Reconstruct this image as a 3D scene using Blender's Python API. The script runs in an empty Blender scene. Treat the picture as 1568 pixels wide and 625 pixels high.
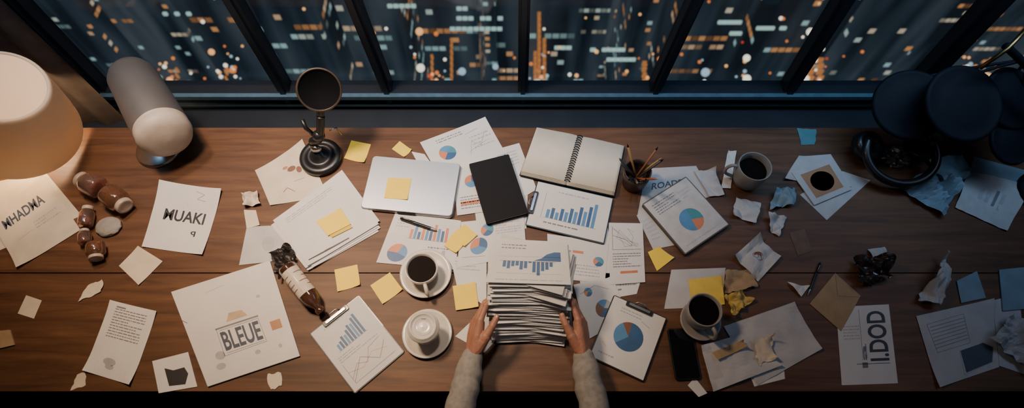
import bpy, math, random
from math import sin, cos, pi, radians
from mathutils import Vector, Matrix, noise
random.seed(7)
ZT=.75; H=1.72; FP=900.; TH=math.atan(448/900)
C=Vector((0,0,ZT+H))
fw=Vector((0,sin(TH),-cos(TH))); up=Vector((0,cos(TH),sin(TH)))
def ray(u,v): return fw+up*((312.4-v)/FP)+Vector(((u-784)/FP,0,0))
def P(u,v,z=0.):
    d=ray(u,v); return C+d*((ZT+z-C.z)/d.z)
def PW(u,v,y):
    d=ray(u,v); return C+d*(y/d.y)
col=bpy.context.scene.collection
# ------------------------------------------------------------ materials
MATS={}
def mat(name,c,rough=.6,metal=0.,var=.1,scale=30,bump=0.,emit=0.,ec=None,coat=0.,trans=0.,bscale=None,spec=.5):
    if name in MATS: return MATS[name]
    m=bpy.data.materials.new(name); m.use_nodes=True; nt=m.node_tree; b=nt.nodes['Principled BSDF']
    tc=nt.nodes.new('ShaderNodeTexCoord'); n=nt.nodes.new('ShaderNodeTexNoise'); n.inputs['Scale'].default_value=scale; n.inputs['Detail'].default_value=5
    nt.links.new(tc.outputs['Object'],n.inputs['Vector'])
    r=nt.nodes.new('ShaderNodeValToRGB'); r.color_ramp.elements[0].position=.3; r.color_ramp.elements[1].position=.7
    r.color_ramp.elements[0].color=(*[x*(1-var) for x in c],1); r.color_ramp.elements[1].color=(*[min(1,x*(1+var)) for x in c],1)
    nt.links.new(n.outputs['Fac'],r.inputs['Fac']); nt.links.new(r.outputs['Color'],b.inputs['Base Color'])
    b.inputs['Roughness'].default_value=rough; b.inputs['Metallic'].default_value=metal
    b.inputs['Coat Weight'].default_value=coat; b.inputs['Specular IOR Level'].default_value=spec
    b.inputs['Transmission Weight'].default_value=trans
    if emit:
        b.inputs['Emission Color'].default_value=(*(ec or c),1); b.inputs['Emission Strength'].default_value=emit
    if bump:
        n2=nt.nodes.new('ShaderNodeTexNoise'); n2.inputs['Scale'].default_value=bscale or scale*3; n2.inputs['Detail'].default_value=6
        nt.links.new(tc.outputs['Object'],n2.inputs['Vector'])
        bp=nt.nodes.new('ShaderNodeBump'); bp.inputs['Strength'].default_value=bump; bp.inputs['Distance'].default_value=.004
        nt.links.new(n2.outputs['Fac'],bp.inputs['Height']); nt.links.new(bp.outputs['Normal'],b.inputs['Normal'])
    MATS[name]=m; return m
paper=mat('paper_white',(.62,.61,.60),.75,var=.05,scale=9,bump=.15,bscale=25)
cream=mat('paper_cream',(.60,.53,.42),.75,var=.10,scale=14,bump=.2,bscale=25)
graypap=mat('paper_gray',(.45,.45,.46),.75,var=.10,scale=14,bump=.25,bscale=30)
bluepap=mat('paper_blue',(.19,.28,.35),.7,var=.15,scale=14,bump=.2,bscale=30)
kraft=mat('paper_kraft',(.36,.25,.14),.8,var=.12,scale=25,bump=.2)
darkcard=mat('card_brown',(.13,.08,.05),.7,var=.2)
sticky=mat('sticky_yellow',(.84,.60,.04),.65,var=.05,scale=12)
ink_blue=mat('ink_blue',(.025,.09,.22),.5); ink_lb=mat('ink_lightblue',(.07,.21,.40),.5)
ink_or=mat('ink_orange',(.55,.17,.07),.5); ink_gr=mat('ink_gray',(.16,.16,.18),.6); ink_lg=mat('ink_lightgray',(.36,.36,.38),.6)
ink_bk=mat('ink_black',(.015,.015,.02),.5); ink_teal=mat('ink_teal',(.05,.22,.26),.5); ink_br=mat('ink_brown',(.17,.07,.035),.5); ink_tan=mat('ink_tan',(.36,.19,.09),.6)
ink_nv=mat('ink_navy',(.05,.065,.10),.6); ink_ps=mat('ink_pale_tan',(.46,.34,.22),.7)
IK={'b':ink_blue,'l':ink_lb,'o':ink_or,'g':ink_gr,'G':ink_lg,'k':ink_bk,'t':ink_teal,'r':ink_br,'a':ink_tan,'n':ink_nv,'p':ink_ps}
black=mat('black_plastic',(.010,.011,.013),.38,coat=.15); blackm=mat('black_matte',(.007,.007,.009),.7,bump=.1,bscale=300,spec=.2)
lens_m=mat('lamp_inner_black',(.004,.004,.005),.8,spec=.08)
navy=mat('navy_metal',(.006,.008,.014),.65,spec=.18)
silver=mat('brushed_aluminium',(.46,.46,.48),.40,metal=.85,var=.03,scale=8)
steel=mat('steel',(.42,.41,.40),.3,metal=1)
brass=mat('brass',(.42,.27,.11),.35,metal=1)
ceram=mat('ceramic_white',(.60,.56,.50),.25,var=.03,coat=.4)
ceramg=mat('ceramic_gray',(.27,.26,.25),.4,var=.08)
coffee=mat('coffee',(.005,.003,.0025),.5,spec=.04)
skin=mat('skin',(.34,.155,.10),.5,var=.14,scale=35,bump=.3,bscale=160)
nailm=mat('nail',(.46,.25,.19),.3,coat=.3)
# ------------------------------------------------------------ mesh builder
class MB:
    def __init__(s): s.v=[];s.f=[];s.m=[];s.mi=[];s.sm=[]
    def add(s,vs,fs,m,smooth=False):
        o=len(s.v); s.v+= [Vector(x) for x in vs]
        if m not in s.m: s.m.append(m)
        k=s.m.index(m)
        for f in fs: s.f.append([i+o for i in f]); s.mi.append(k); s.sm.append(smooth)
    def lathe(s,prof,m,M=Matrix.Identity(4),seg=40,smooth=True):
        vs=[];fs=[]
        for r,z in prof:
            for i in range(seg):
                a=2*pi*i/seg; vs.append(M@Vector((r*cos(a),r*sin(a),z)))
        for j in range(len(prof)-1):
            for i in range(seg):
                k=(i+1)%seg; fs.append([j*seg+i,j*seg+k,(j+1)*seg+k,(j+1)*seg+i])
        s.add(vs,fs,m,smooth)
    def tube(s,pts,r,m,seg=12,caps=True):
        pts=[Vector(p) for p in pts]; n=len(pts); vs=[];fs=[]
        ref=Vector((0.13,.2,1)).normalized()
        for i,p in enumerate(pts):
            t=(pts[min(i+1,n-1)]-pts[max(i-1,0)]).normalized()
            a=t.cross(ref)
            if a.length<.1: a=t.cross(Vector((1,0,0)))
            a.normalize(); b=t.cross(a)
            rr=r[i] if isinstance(r,(list,tuple)) else r
            for k in range(seg):
                q=2*pi*k/seg; vs.append(p+(a*cos(q)+b*sin(q))*rr)
        for j in range(n-1):
            for i in range(seg):
                k=(i+1)%seg; fs.append([j*seg+i,j*seg+k,(j+1)*seg+k,(j+1)*seg+i])
        if caps: fs.append(list(range(seg))[::-1]); fs.append([(n-1)*seg+i for i in range(seg)])
        s.add(vs,fs,m,True)
    def slab(s,outline,z0,z1,m,M=Matrix.Identity(4),bev=0.,mtop=None):
        n=len(outline); c=sum((Vector(p) for p in outline),Vector((0,0)))/n
        def ring(ins,z):
            r=[]
            for p in outline:
                d=(c-Vector(p)); d=d.normalized()*ins if d.length>0 else d
                r.append(M@Vector((p[0]+d.x,p[1]+d.y,z)))
            return r
        lv=[(bev,z0),(0,z0+bev),(0,z1-bev),(bev,z1)] if bev else [(0,z0),(0,z1)]
        vs=[];fs=[]
        for q in lv: vs+=ring(*q)
        for j in range(len(lv)-1):
            for i in range(n):
                k=(i+1)%n; fs.append([j*n+i,j*n+k,(j+1)*n+k,(j+1)*n+i])
        fs.append(list(range(n))[::-1])
        s.add(vs,fs,m); s.add(ring(*lv[-1]),[list(range(n))],mtop or m)
    def box(s,c,d,m,M=Matrix.Identity(4)):
        x,y,z=[q/2 for q in d]; T=M@Matrix.Translation(Vector(c))
        s.slab([(-x,-y),(x,-y),(x,y),(-x,y)],-z,z,m,T,bev=min(.002,min(x,y,z)*.3))
    def ell(s,c,r,m,M=Matrix.Identity(4),seg=20):
        prof=[(max(1e-5,sin(pi*i/10)),-cos(pi*i/10)) for i in range(11)]
        s.lathe(prof,m,M@Matrix.Translation(Vector(c))@Matrix.Diagonal((r[0],r[1],r[2],1)),seg)
    def build(s,name,parent=None):
        me=bpy.data.meshes.new(name); n=len(s.v)
        o=sum(s.v,Vector())/max(1,n)
        me.from_pydata([v-o for v in s.v],[],s.f); 
        for m in s.m: me.materials.append(m)
        me.polygons.foreach_set('material_index',s.mi); me.polygons.foreach_set('use_smooth',s.sm); me.update()
        ob=bpy.data.objects.new(name,me); ob.location=o; col.objects.link(ob)
        if parent: ob.parent=parent
        return ob
def rrect(w,d,r,n=6):
    o=[]
    for cx,cy,a0 in((w/2-r,d/2-r,0),(-w/2+r,d/2-r,90),(-w/2+r,-d/2+r,180),(w/2-r,-d/2+r,270)):
        for i in range(n+1):
            a=radians(a0+90*i/n); o.append((cx+r*cos(a),cy+r*sin(a)))
    return o
def fit(px,z):
    a,b,c,d=[P(u,v,z) for u,v in px]
    ce=(a+b+c+d)/4; ux=((b-a)+(c-d))/2; uy=((a-d)+(b-c))/2
    w=ux.length; dd=uy.length; ux.normalize(); uz=Vector((0,0,1)); uy=uz.cross(ux)
    M=Matrix(((ux.x,uy.x,0,ce.x),(ux.y,uy.y,0,ce.y),(0,0,1,ce.z),(0,0,0,1)))
    return M,w,dd
def axisM(a,b):
    z=(b-a).normalized(); x=z.cross(Vector((0,1,0.2))).normalized(); y=z.cross(x)
    return Matrix(((x.x,y.x,z.x,a.x),(x.y,y.y,z.y,a.y),(x.z,y.z,z.z,a.z),(0,0,0,1)))
# ------------------------------------------------------------ text glyphs
_tc={}
def glyph(txt):
    if txt in _tc: return _tc[txt]
    cu=bpy.data.curves.new('t','FONT'); cu.body=txt; cu.resolution_u=4; cu.offset=.022
    ob=bpy.data.objects.new('t',cu); col.objects.link(ob)
    dg=bpy.context.evaluated_depsgraph_get(); me=ob.evaluated_get(dg).to_mesh()
    vs=[(v.co.x,v.co.y) for v in me.vertices]; fs=[list(p.vertices) for p in me.polygons]
    ob.evaluated_get(dg).to_mesh_clear(); bpy.data.objects.remove(ob); bpy.data.curves.remove(cu)
    x0=min(v[0] for v in vs);x1=max(v[0] for v in vs);y0=min(v[1] for v in vs);y1=max(v[1] for v in vs)
    vs=[((x-x0)/(x1-x0),1-(y-y0)/(y1-y0)) for x,y in vs]
    _tc[txt]=(vs,fs); return _tc[txt]
# ------------------------------------------------------------ paper sheets
def sheet(name,px,lv,items=(),m=None,curl=(0,0,0,0),th=.0004,crump=0.,z=None,seed=None,n=14,mb=None,jag=0.,wpts=None,fq=14):
    own=mb is None; mb=mb or MB(); m=m or paper
    z=lv*.0011+.0006 if z is None else z
    c=wpts or [P(u,v,z) for u,v in px]
    c=[q.copy() for q in c]; zb=c[0].z
    seed=random.random()*50 if seed is None else seed
    W=((c[1]-c[0]).length+(c[2]-c[3]).length)/2; Hh=((c[3]-c[0]).length+(c[2]-c[1]).length)/2
    cc=((0,0),(1,0),(1,1),(0,1))
    def pt(s,t,dz=0.):
        p=(c[0]*(1-s)+c[1]*s)*(1-t)+(c[3]*(1-s)+c[2]*s)*t
        zz=0
        for (a,b),h in zip(cc,curl):
            if h:
                w=max(0,1-math.hypot((s-a)*W,(t-b)*Hh)/(.45*min(W,Hh))); zz+=h*w*w
        if crump:
            q=Vector((p.x*fq+seed,p.y*fq,seed)); q2=q*2.3
            zz+=crump*(abs(noise.noise(q))*1.6+abs(noise.noise(q2))*.7)
        if jag and (s in(0,1) or t in (0,1)):
            p=p+Vector((noise.noise(p*70+Vector((seed,0,0))),noise.noise(p*70+Vector((0,seed,9))),0))*jag
        return Vector((p.x,p.y,zb+zz+dz))
    vs=[];fs=[]
    for j in range(n+1):
        for i in range(n+1): vs.append(pt(i/n,j/n))
    N=(n+1)**2
    vs+= [v-Vector((0,0,th)) for v in vs]
    for j in range(n):
        for i in range(n):
            a=j*(n+1)+i; fs.append([a,a+n+1,a+n+2,a+1]); fs.append([a+N,a+1+N,a+n+2+N,a+n+1+N])
    bd=[i for i in range(n+1)]+[j*(n+1)+n for j in range(1,n+1)]+[n*(n+1)+i for i in range(n-1,-1,-1)]+[j*(n+1) for j in range(n-1,0,-1)]
    for k in range(len(bd)):
        a=bd[k];b=bd[(k+1)%len(bd)]; fs.append([a,b,b+N,a+N])
    mb.add(vs,fs,m,False)
    e=.00035
    def poly(pts,cc_): 
        mb.add([pt(s,t,e) for s,t in pts],[list(range(len(pts)))],IK[cc_])
    def rect(a,b,c_,d,k): poly([(a,b),(a,d),(c_,d),(c_,b)],k)
    def seg(a,b,w,k):
        dx,dy=(b[0]-a[0])*W,(b[1]-a[1])*Hh; L=math.hypot(dx,dy) or 1
        nx,ny=-dy/L*w/2/W,dx/L*w/2/Hh
        poly([(a[0]+nx,a[1]+ny),(a[0]-nx,a[1]-ny),(b[0]-nx,b[1]-ny),(b[0]+nx,b[1]+ny)],k)
    asp=W/Hh
    for it in items:
        k=it[0]
        if k=='bars':
            _,a,b,c_,d,hs,cs=it; q=(c_-a)/len(hs)
            for i,h in enumerate(hs): rect(a+q*i+q*.15,d-(d-b)*h,a+q*(i+1)-q*.15,d,cs[i%len(cs)])
            seg((a-.02,d+.005),(c_+.02,d+.005),.0008,'g')
        elif k=='barsd':
            _,a,b,c_,d,hs,cs=it; q=(c_-a)/len(hs)
            for i,h in enumerate(hs): rect(a+q*i+q*.12,b,a+q*(i+1)-q*.12,b+(d-b)*h,cs[i%len(cs)])
            seg((a-.03,b),(c_+.03,b),.0008,'g')
        elif k=='pie':
            _,a,b,r,parts=it; th0=.4
            for fr,cl in parts:
                kk=max(2,int(fr*30)); pts=[(a,b)]
                for i in range(kk+1):
                    an=th0+2*pi*fr*i/kk; pts.append((a+r*cos(an),b+r*asp*sin(an)))
                poly(pts[::-1],cl); th0+=2*pi*fr
        elif k=='oval':
            _,a,b,r,r2,cl=it; poly([(a+r*cos(-2*pi*i/24),b+r2*sin(-2*pi*i/24)) for i in range(24)],cl)
        elif k=='line':
            _,pts,w,cl=it
            for i in range(len(pts)-1): seg(pts[i],pts[i+1],w,cl)
        elif k=='rect': rect(*it[1:])
        elif k=='poly': poly(it[1],it[2])
        elif k=='txt':
            _,a,b,c_,d,nn=it[:6]; cl=it[6] if len(it)>6 else 'g'; q=(d-b)/nn
            for i in range(nn):
                x=a; end=c_ if random.random()<.7 else a+(c_-a)*random.uniform(.4,.9)
                while x<end-.01:
                    w=random.uniform(.02,.09)*(c_-a)/.6; w=min(w,end-x)
                    rect(x,b+q*i+q*.3,x+w,b+q*i+q*.62,cl); x+=w+.014
        elif k=='word':
            _,tx,a,b,c_,d,cl=it[:7]; rot=len(it)>7 and it[7]
            gv,gf=glyph(tx)
            if rot: vv=[pt(a+(c_-a)*(1-y),b+(d-b)*x,e) for x,y in gv] if rot==1 else [pt(a+(c_-a)*y,b+(d-b)*(1-x),e) for x,y in gv]
            else: vv=[pt(a+(c_-a)*x,b+(d-b)*y,e) for x,y in gv]
            mb.add(vv,gf,IK[cl])
    if own: return mb.build(name)
    return pt
pie1=[(.3,'b'),(.25,'o'),(.25,'l'),(.2,'t')]; pie2=[(.4,'l'),(.3,'o'),(.3,'b')]; pie3=[(.22,'o'),(.5,'l'),(.28,'t')]
# ------------------------------------------------------------ room shell
def woodmat():
    m=bpy.data.materials.new('desk_wood'); m.use_nodes=True; nt=m.node_tree; b=nt.nodes['Principled BSDF']; L=nt.links.new
    tc=nt.nodes.new('ShaderNodeTexCoord'); mp=nt.nodes.new('ShaderNodeMapping'); mp.inputs['Scale'].default_value=(1.2,14,6); L(tc.outputs['Object'],mp.inputs[0])
    n=nt.nodes.new('ShaderNodeTexNoise'); n.inputs['Scale'].default_value=2.4; n.inputs['Detail'].default_value=9; n.inputs['Roughness'].default_value=.62; n.inputs['Distortion'].default_value=.6; L(mp.outputs[0],n.inputs[0])
    r=nt.nodes.new('ShaderNodeValToRGB'); e=r.color_ramp.elements; e[0].position=.28; e[0].color=(.070,.031,.016,1); e[1].position=.72; e[1].color=(.200,.096,.046,1)
    x=e.new(.5); x.color=(.133,.062,.030,1); L(n.outputs['Fac'],r.inputs[0])
    n2=nt.nodes.new('ShaderNodeTexNoise'); n2.inputs['Scale'].default_value=1.3; L(tc.outputs['Object'],n2.inputs[0])
    mx=nt.nodes.new('ShaderNodeMix'); mx.data_type='RGBA'; mx.blend_type='MULTIPLY'; mx.inputs[0].default_value=.45; L(r.outputs[0],mx.inputs[6]); L(n2.outputs['Fac'],mx.inputs[7]); L(mx.outputs[2],b.inputs['Base Color'])
    b.inputs['Roughness'].default_value=.5; b.inputs['Specular IOR Level'].default_value=.3
    bp=nt.nodes.new('ShaderNodeBump'); bp.inputs['Strength'].default_value=.25; bp.inputs['Distance'].default_value=.002; L(n.outputs['Fac'],bp.inputs['Height']); L(bp.outputs[0],b.inputs['Normal'])
    return m
wood=woodmat()
yb=P(784,195).y; ys1=P(784,418).y; yf=P(784,600).y
mb=MB()
for a,b in ((yf,ys1),(ys1,yb)):
    mb.box((0,(a+b)/2,ZT-.0225),(4.3,b-a-.003,.045),wood)
for x in(-2.05,2.05):
    for y in(yf+.08,yb-.08): mb.box((x,y,(ZT-.045)/2),(.08,.08,ZT-.045),wood)
mb.box((0,yb-.08,ZT-.09),(4.0,.03,.08),wood); mb.box((0,yf+.08,ZT-.09),(4.0,.03,.08),wood)
mb.build('desk')
floorm=mat('floor_dark',(.02,.022,.03),.5,var=.3,scale=3); wallm=mat('wall_dark',(.03,.035,.045),.8,var=.15,scale=6)
framem=mat('window_frame_metal',(.020,.026,.036),.45,metal=.3,var=.15,scale=8); railm=mat('sill_metal',(.09,.17,.23),.4,metal=.2,var=.15)
YW=1.43; XR=2.6
zr0=PW(784,167,YW-.045).z; zr1=PW(784,147,YW-.045).z
def room(name,c,d,m): b=MB(); b.box(c,d,m); return b.build(name)
room('floor',(0,-.3,-.05),(2*XR+.2,3.7,.1),floorm)
room('ceiling',(0,-.3,3.05),(2*XR+.2,3.7,.1),wallm)
room('wall_left',(-XR-.05,-.3,1.5),(.1,3.7,3),wallm); room('wall_right',(XR+.05,-.3,1.5),(.1,3.7,3),wallm)
room('wall_front',(0,-2.15,1.5),(2*XR+.2,.1,3),wallm)
room('wall_back',(0,YW+.02,(zr0-.02)/2),(2*XR,.12,zr0-.02),wallm)
room('trim_1',(0,YW-.09,zr0-.03),(2*XR,.12,.03),framem)
# window
mb=MB()
def beam(b,p,q,w,dp,m):
    p=Vector(p);q=Vector(q); z=(q-p).normalized(); y=Vector((0,1,0)); x=y.cross(z).normalized()
    c=(p+q)/2; M=Matrix(((x.x,y.x,z.x,c.x),(x.y,y.y,z.y,c.y),(x.z,y.z,z.z,c.z),(0,0,0,1)))
    b.box((0,0,0),(w,dp,(q-p).length),m,M)
mull=[((20,0),(172,155),.075),((358,0),(452,160),.045),((541,0),(604,160),.04),((803,0),(800,160),.038),((1063,0),(990,160),.042),((1290,0),(1190,160),.05),((1525,0),(1385,150),.075)]
for (a,b,w) in mull:
    p=PW(*a,YW);q=PW(*b,YW); d=(p-q)
    lo=q+d*((zr0-q.z)/d.z); hi=q+d*((2.55-q.z)/d.z)
    if abs(hi.x)>2.5: hi=q+d*((math.copysign(2.5,d.x)-q.x)/d.x)
    beam(mb,lo,hi,w,.05,framem)
    beam(mb,lo+Vector((0,-.03,0)),hi+Vector((0,-.03,0)),w*.45,.015,framem)
mb.box((0,YW,(zr0+zr1)/2),(2*XR,.06,zr1-zr0),framem)
mb.box((0,YW-.038,zr1-.012),(2*XR-1.9,.02,.02),railm); mb.box((0,YW-.034,zr0+.016),(2*XR-1.9,.012,.012),railm)
mb.box((0,YW,2.62),(2*XR,.12,.14),framem); mb.box((0,YW,2.85),(2*XR,.1,.32),wallm)
mb.build('window_1')
g=bpy.data.materials.new('window_glass'); g.use_nodes=True; nt=g.node_tree; nt.nodes.remove(nt.nodes['Principled BSDF'])
t=nt.nodes.new('ShaderNodeBsdfTransparent'); t.inputs[0].default_value=(.88,.93,.96,1); gl=nt.nodes.new('ShaderNodeBsdfGlossy'); gl.inputs['Roughness'].default_value=.05
mx=nt.nodes.new('ShaderNodeMixShader'); mx.inputs[0].default_value=.03; nt.links.new(t.outputs[0],mx.inputs[1]); nt.links.new(gl.outputs[0],mx.inputs[2]); nt.links.new(mx.outputs[0],nt.nodes['Material Output'].inputs[0])
mb=MB(); mb.box((0,YW+.01,(zr1+2.55)/2),(2*XR,.006,2.55-zr1),g); mb.build('window_2')
# dark curtain at the left end of the window
mb=MB(); cm_=mat('curtain_fabric',(.045,.036,.032),.9,var=.2,scale=20,bump=.2); vs=[];fs=[]; n=120; x1=PW(165,155,YW-.09).x; x0=-2.52; YC=YW-.105
for zz in (2.5,1.6,.75,.12):
    for i in range(n+1):
        x=x0+(x1-x0)*i/n; vs.append((x,YC+.014*sin(x*52)+.006*sin(x*23+zz),zz))
for j in range(3):
    for i in range(n):
        a=j*(n+1)+i; fs.append([a,a+1,a+n+2,a+n+1])
mb.add(vs,fs,cm_,True); mb.tube([(x0-.03,YC,2.5),(x1+.05,YC,2.5)],.012,steel); mb.build('curtain')
# ------------------------------------------------------------ city
def citymat():
    m=bpy.data.materials.new('city_facade'); m.use_nodes=True; nt=m.node_tree; b=nt.nodes['Principled BSDF']; L=nt.links.new
    def N(t,**k):
        n=nt.nodes.new(t)
        for a,v in k.items(): setattr(n,a,v)
        return n
    def MA(op,a,b_=None):
        n=N('ShaderNodeMath',operation=op)
        for i,x in enumerate((a,b_)):
            if x is None: continue
            if isinstance(x,(int,float)): n.inputs[i].default_value=x
            else: L(x,n.inputs[i])
        return n.outputs[0]
    tc=N('ShaderNodeNewGeometry'); sp=N('ShaderNodeSeparateXYZ'); L(tc.outputs['Position'],sp.inputs[0])
    h=MA('ADD',sp.outputs[0],MA('MULTIPLY',sp.outputs[1],.97)); hx=MA('DIVIDE',h,2.2); zz=MA('DIVIDE',sp.outputs[2],3.8)
    fx=MA('FLOOR',hx); fz=MA('FLOOR',zz); gx=MA('FLOOR',MA('DIVIDE',fx,6.))
    cb=N('ShaderNodeCombineXYZ'); L(fx,cb.inputs[0]); L(fz,cb.inputs[1]); wn=N('ShaderNodeTexWhiteNoise'); L(cb.outputs[0],wn.inputs[0])
    cb2=N('ShaderNodeCombineXYZ'); L(gx,cb2.inputs[0]); L(fz,cb2.inputs[1]); cb2.inputs[2].default_value=7; wn2=N('ShaderNodeTexWhiteNoise'); L(cb2.outputs[0],wn2.inputs[0])
    on=MA('MAXIMUM',MA('GREATER_THAN',wn.outputs[0],.93),MA('MULTIPLY',MA('GREATER_THAN',wn2.outputs[0],.88),MA('GREATER_THAN',wn.outputs[0],.2)))
    mk=MA('MULTIPLY',MA('GREATER_THAN',MA('FRACT',hx),.15),MA('MULTIPLY',MA('GREATER_THAN',MA('FRACT',zz),.5),on))
    nm=N('ShaderNodeSeparateXYZ'); L(tc.outputs['Normal'],nm.inputs[0]); mk=MA('MULTIPLY',mk,MA('LESS_THAN',MA('ABSOLUTE',nm.outputs[2]),.5))
    r=N('ShaderNodeValToRGB'); e=r.color_ramp.elements; e[0].color=(1,.42,.15,1); e[1].color=(.95,.78,.55,1); e[0].position=.22; e[1].position=.42; x=e.new(.65); x.color=(.52,.75,.72,1)
    s1=N('ShaderNodeSeparateColor'); L(wn2.outputs[1],s1.inputs[0]); L(s1.outputs[1],r.inputs[0])
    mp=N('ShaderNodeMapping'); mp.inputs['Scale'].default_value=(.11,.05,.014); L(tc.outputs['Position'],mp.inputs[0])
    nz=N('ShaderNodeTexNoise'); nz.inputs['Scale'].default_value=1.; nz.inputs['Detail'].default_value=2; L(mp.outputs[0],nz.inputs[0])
    hz=N('ShaderNodeValToRGB'); he=hz.color_ramp.elements; he[0].position=.36; he[0].color=(.006,.009,.013,1); he[1].position=.70; he[1].color=(.050,.058,.066,1); xx=he.new(.52); xx.color=(.020,.029,.038,1); L(nz.outputs[0],hz.inputs[0])  # city haze painted as faint emission, stretched into vertical light streaks
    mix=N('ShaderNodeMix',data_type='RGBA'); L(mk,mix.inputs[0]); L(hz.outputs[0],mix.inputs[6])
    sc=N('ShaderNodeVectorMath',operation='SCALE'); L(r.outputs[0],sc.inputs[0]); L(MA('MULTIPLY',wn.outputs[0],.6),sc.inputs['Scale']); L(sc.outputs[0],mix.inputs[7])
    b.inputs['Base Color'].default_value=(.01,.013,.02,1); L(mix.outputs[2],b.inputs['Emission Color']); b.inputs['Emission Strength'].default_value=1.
    return m
cm=citymat(); rs=random.Random(11)
mb=MB()
for yrow,zr,wid in((120,(-95,-70),(14,24)),(165,(-140,-90),(20,34)),(215,(-190,-120),(24,40)),(280,(-200,-100),(30,50))):
    x=-330+rs.random()*20
    while x<330:
        w=rs.uniform(*wid); d=rs.uniform(18,30); top=rs.uniform(*zr)
        if not(yrow==120 and rs.random()<.3):
            mb.box((x+w/2,yrow+d/2+rs.uniform(-4,4),(top-320)/2),(w,d,320+top),cm)
            if rs.random()<.6: mb.box((x+w/2,yrow+d/2,top+3),(w*.5,d*.5,6),cm)
        x+=w+rs.uniform(3,10)
mb.build('city_buildings')
mb=MB(); mb.box((0,220,-321),(900,500,2),cm); mb.build('city_ground')
ems=[mat('light_warm',(1,.5,.18),emit=1.6,ec=(1,.45,.16)),mat('light_orange',(1,.3,.08),emit=1.1,ec=(1,.27,.06)),mat('light_white',(1,.9,.75),emit=1.7,ec=(1,.85,.66)),mat('light_cool',(.6,.85,1),emit=.8,ec=(.6,.8,.9)),mat('light_red',(1,.1,.05),emit=.9,ec=(1,.08,.03)),
 mat('office_cool',(.5,.8,.75),emit=.75,ec=(.62,.85,.75)),mat('street_glow',(1,.4,.12),emit=.5,ec=(1,.36,.1))]
mb=MB()
for i in range(160):
    if rs.random()<.6:
        cx=rs.choice([270,345,660,825,985,1130,1250,1230,1490,1320,690,350]); u=rs.gauss(cx,18)
    else: u=rs.uniform(160,1540)
    v=rs.uniform(-10,140) if rs.random()<.35 else rs.gauss(110,17)
    p=PW(u,v,113+rs.random()*2)
    mm=ems[rs.choices(range(5),[.30,.24,.28,.15,.03])[0]]
    r=rs.uniform(.25,.6) if rs.random()<.88 else rs.uniform(.8,1.3)
    mb.ell(p,(r,r,r),mm,seg=12)
def lit(u0,v0,u1,v1,k,mm,dep=.6):
    a=PW(u0,v0,114);b=PW(u1,v1,114); mb.box(((a.x+b.x)/2,114,(a.z+b.z)/2),(abs(a.x-b.x)+.3,dep,abs(a.z-b.z)+.3),ems[mm])
for (u0,u1,v) in((700,742,12),(700,775,27),(690,775,43),(1092,1150,33),(1110,1145,50),(1160,1205,42),(905,965,75),(930,975,90),(585,640,8),(850,880,72),(250,300,20)):
    n=int((u1-u0)/9)
    for q in range(n):
        if rs.random()<.8: lit(u0+q*9,v,u0+q*9+6,v+2.5,0,5)
for (u,v0,v1) in((824,20,132),(832,60,132),(818,80,132),(985,95,130),(660,85,132),(1254,90,130),(690,60,130),(1240,100,128),(345,100,130),(270,105,130)):
    for v in range(v0,v1,9):
        lit(u,v,u+3,v+5,0,6)
mb.build('city_lights')
# ------------------------------------------------------------ lamps
def smoothpts(pts,n=8):
    o=[]
    pts=[Vector(p) for p in pts]
    for i in range(len(pts)-1):
        p0=pts[max(0,i-1)];p1=pts[i];p2=pts[i+1];p3=pts[min(len(pts)-1,i+2)]
        for k in range(n):
            t=k/n; o.append(.5*((2*p1)+(-p0+p2)*t+(2*p0-5*p1+4*p2-p3)*t*t+(-p0+3*p1-3*p2+p3)*t**3))
    o.append(pts[-1]); return o
def light(name,kind,loc,en,colr,**k):
    l=bpy.data.lights.new(name,kind); l.energy=en; l.color=colr
    for a,v in k.items(): setattr(l,a,v)
    o=bpy.data.objects.new(name,l); o.location=loc; col.objects.link(o); return o
def aim(o,t): o.rotation_euler=(Vector(t)-o.location).to_track_quat('-Z','Y').to_euler()
# cream shade lamp
shade=bpy.data.materials.new('lampshade_fabric'); shade.use_nodes=True; nt=shade.node_tree; b=nt.nodes['Principled BSDF']
b.inputs['Base Color'].default_value=(.66,.57,.45,1); b.inputs['Roughness'].default_value=.8
tr=nt.nodes.new('ShaderNodeBsdfTranslucent'); tr.inputs[0].default_value=(.72,.58,.42,1); mx=nt.nodes.new('ShaderNodeMixShader'); mx.inputs[0].default_value=.2
wv=nt.nodes.new('ShaderNodeTexNoise'); wv.inputs['Scale'].default_value=250; bp=nt.nodes.new('ShaderNodeBump'); bp.inputs['Strength'].default_value=.1; nt.links.new(wv.outputs[0],bp.inputs['Height']); nt.links.new(bp.outputs[0],b.inputs['Normal'])
nt.links.new(b.outputs[0],mx.inputs[1]); nt.links.new(tr.outputs[0],mx.inputs[2]); nt.links.new(mx.outputs[0],nt.nodes['Material Output'].inputs[0])
A=P(24,198,.10); B=P(0,132,.34); Ms=axisM(A,B); Ls=(B-A).length
mb=MB()
mb.lathe([(.176,0),(.180,.003),(.180,.010),(.176,.014),(.170,Ls*.22),(.146,Ls*.6),(.122,Ls*.95),(.118,Ls*1.0),(.112,Ls*1.012),(.108,Ls*1.0),(.118,Ls*.92),(.142,Ls*.6),(.166,Ls*.22),(.172,.01),(.173,0)],shade,Ms,56)
mb.lathe([(.0001,Ls*1.0),(.110,Ls*1.0)],shade,Ms,56)
base=Vector((A.x,A.y,ZT)); Mb=Matrix.Translation(base)
mb.lathe([(.0001,.0),(.085,0),(.085,.014),(.07,.02),(.02,.03),(.012,.05)],brass,Mb)
mb.tube([base+Vector((0,0,.04)),A+Vector((0,0,.02)),(A+B)/2],.009,brass)
mb.ell(A+(B-A)*.3,(.03,.03,.04),mat('bulb',(1,.8,.5),emit=6,ec=(1,.6,.3)))
mb.build('table_lamp')
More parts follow.
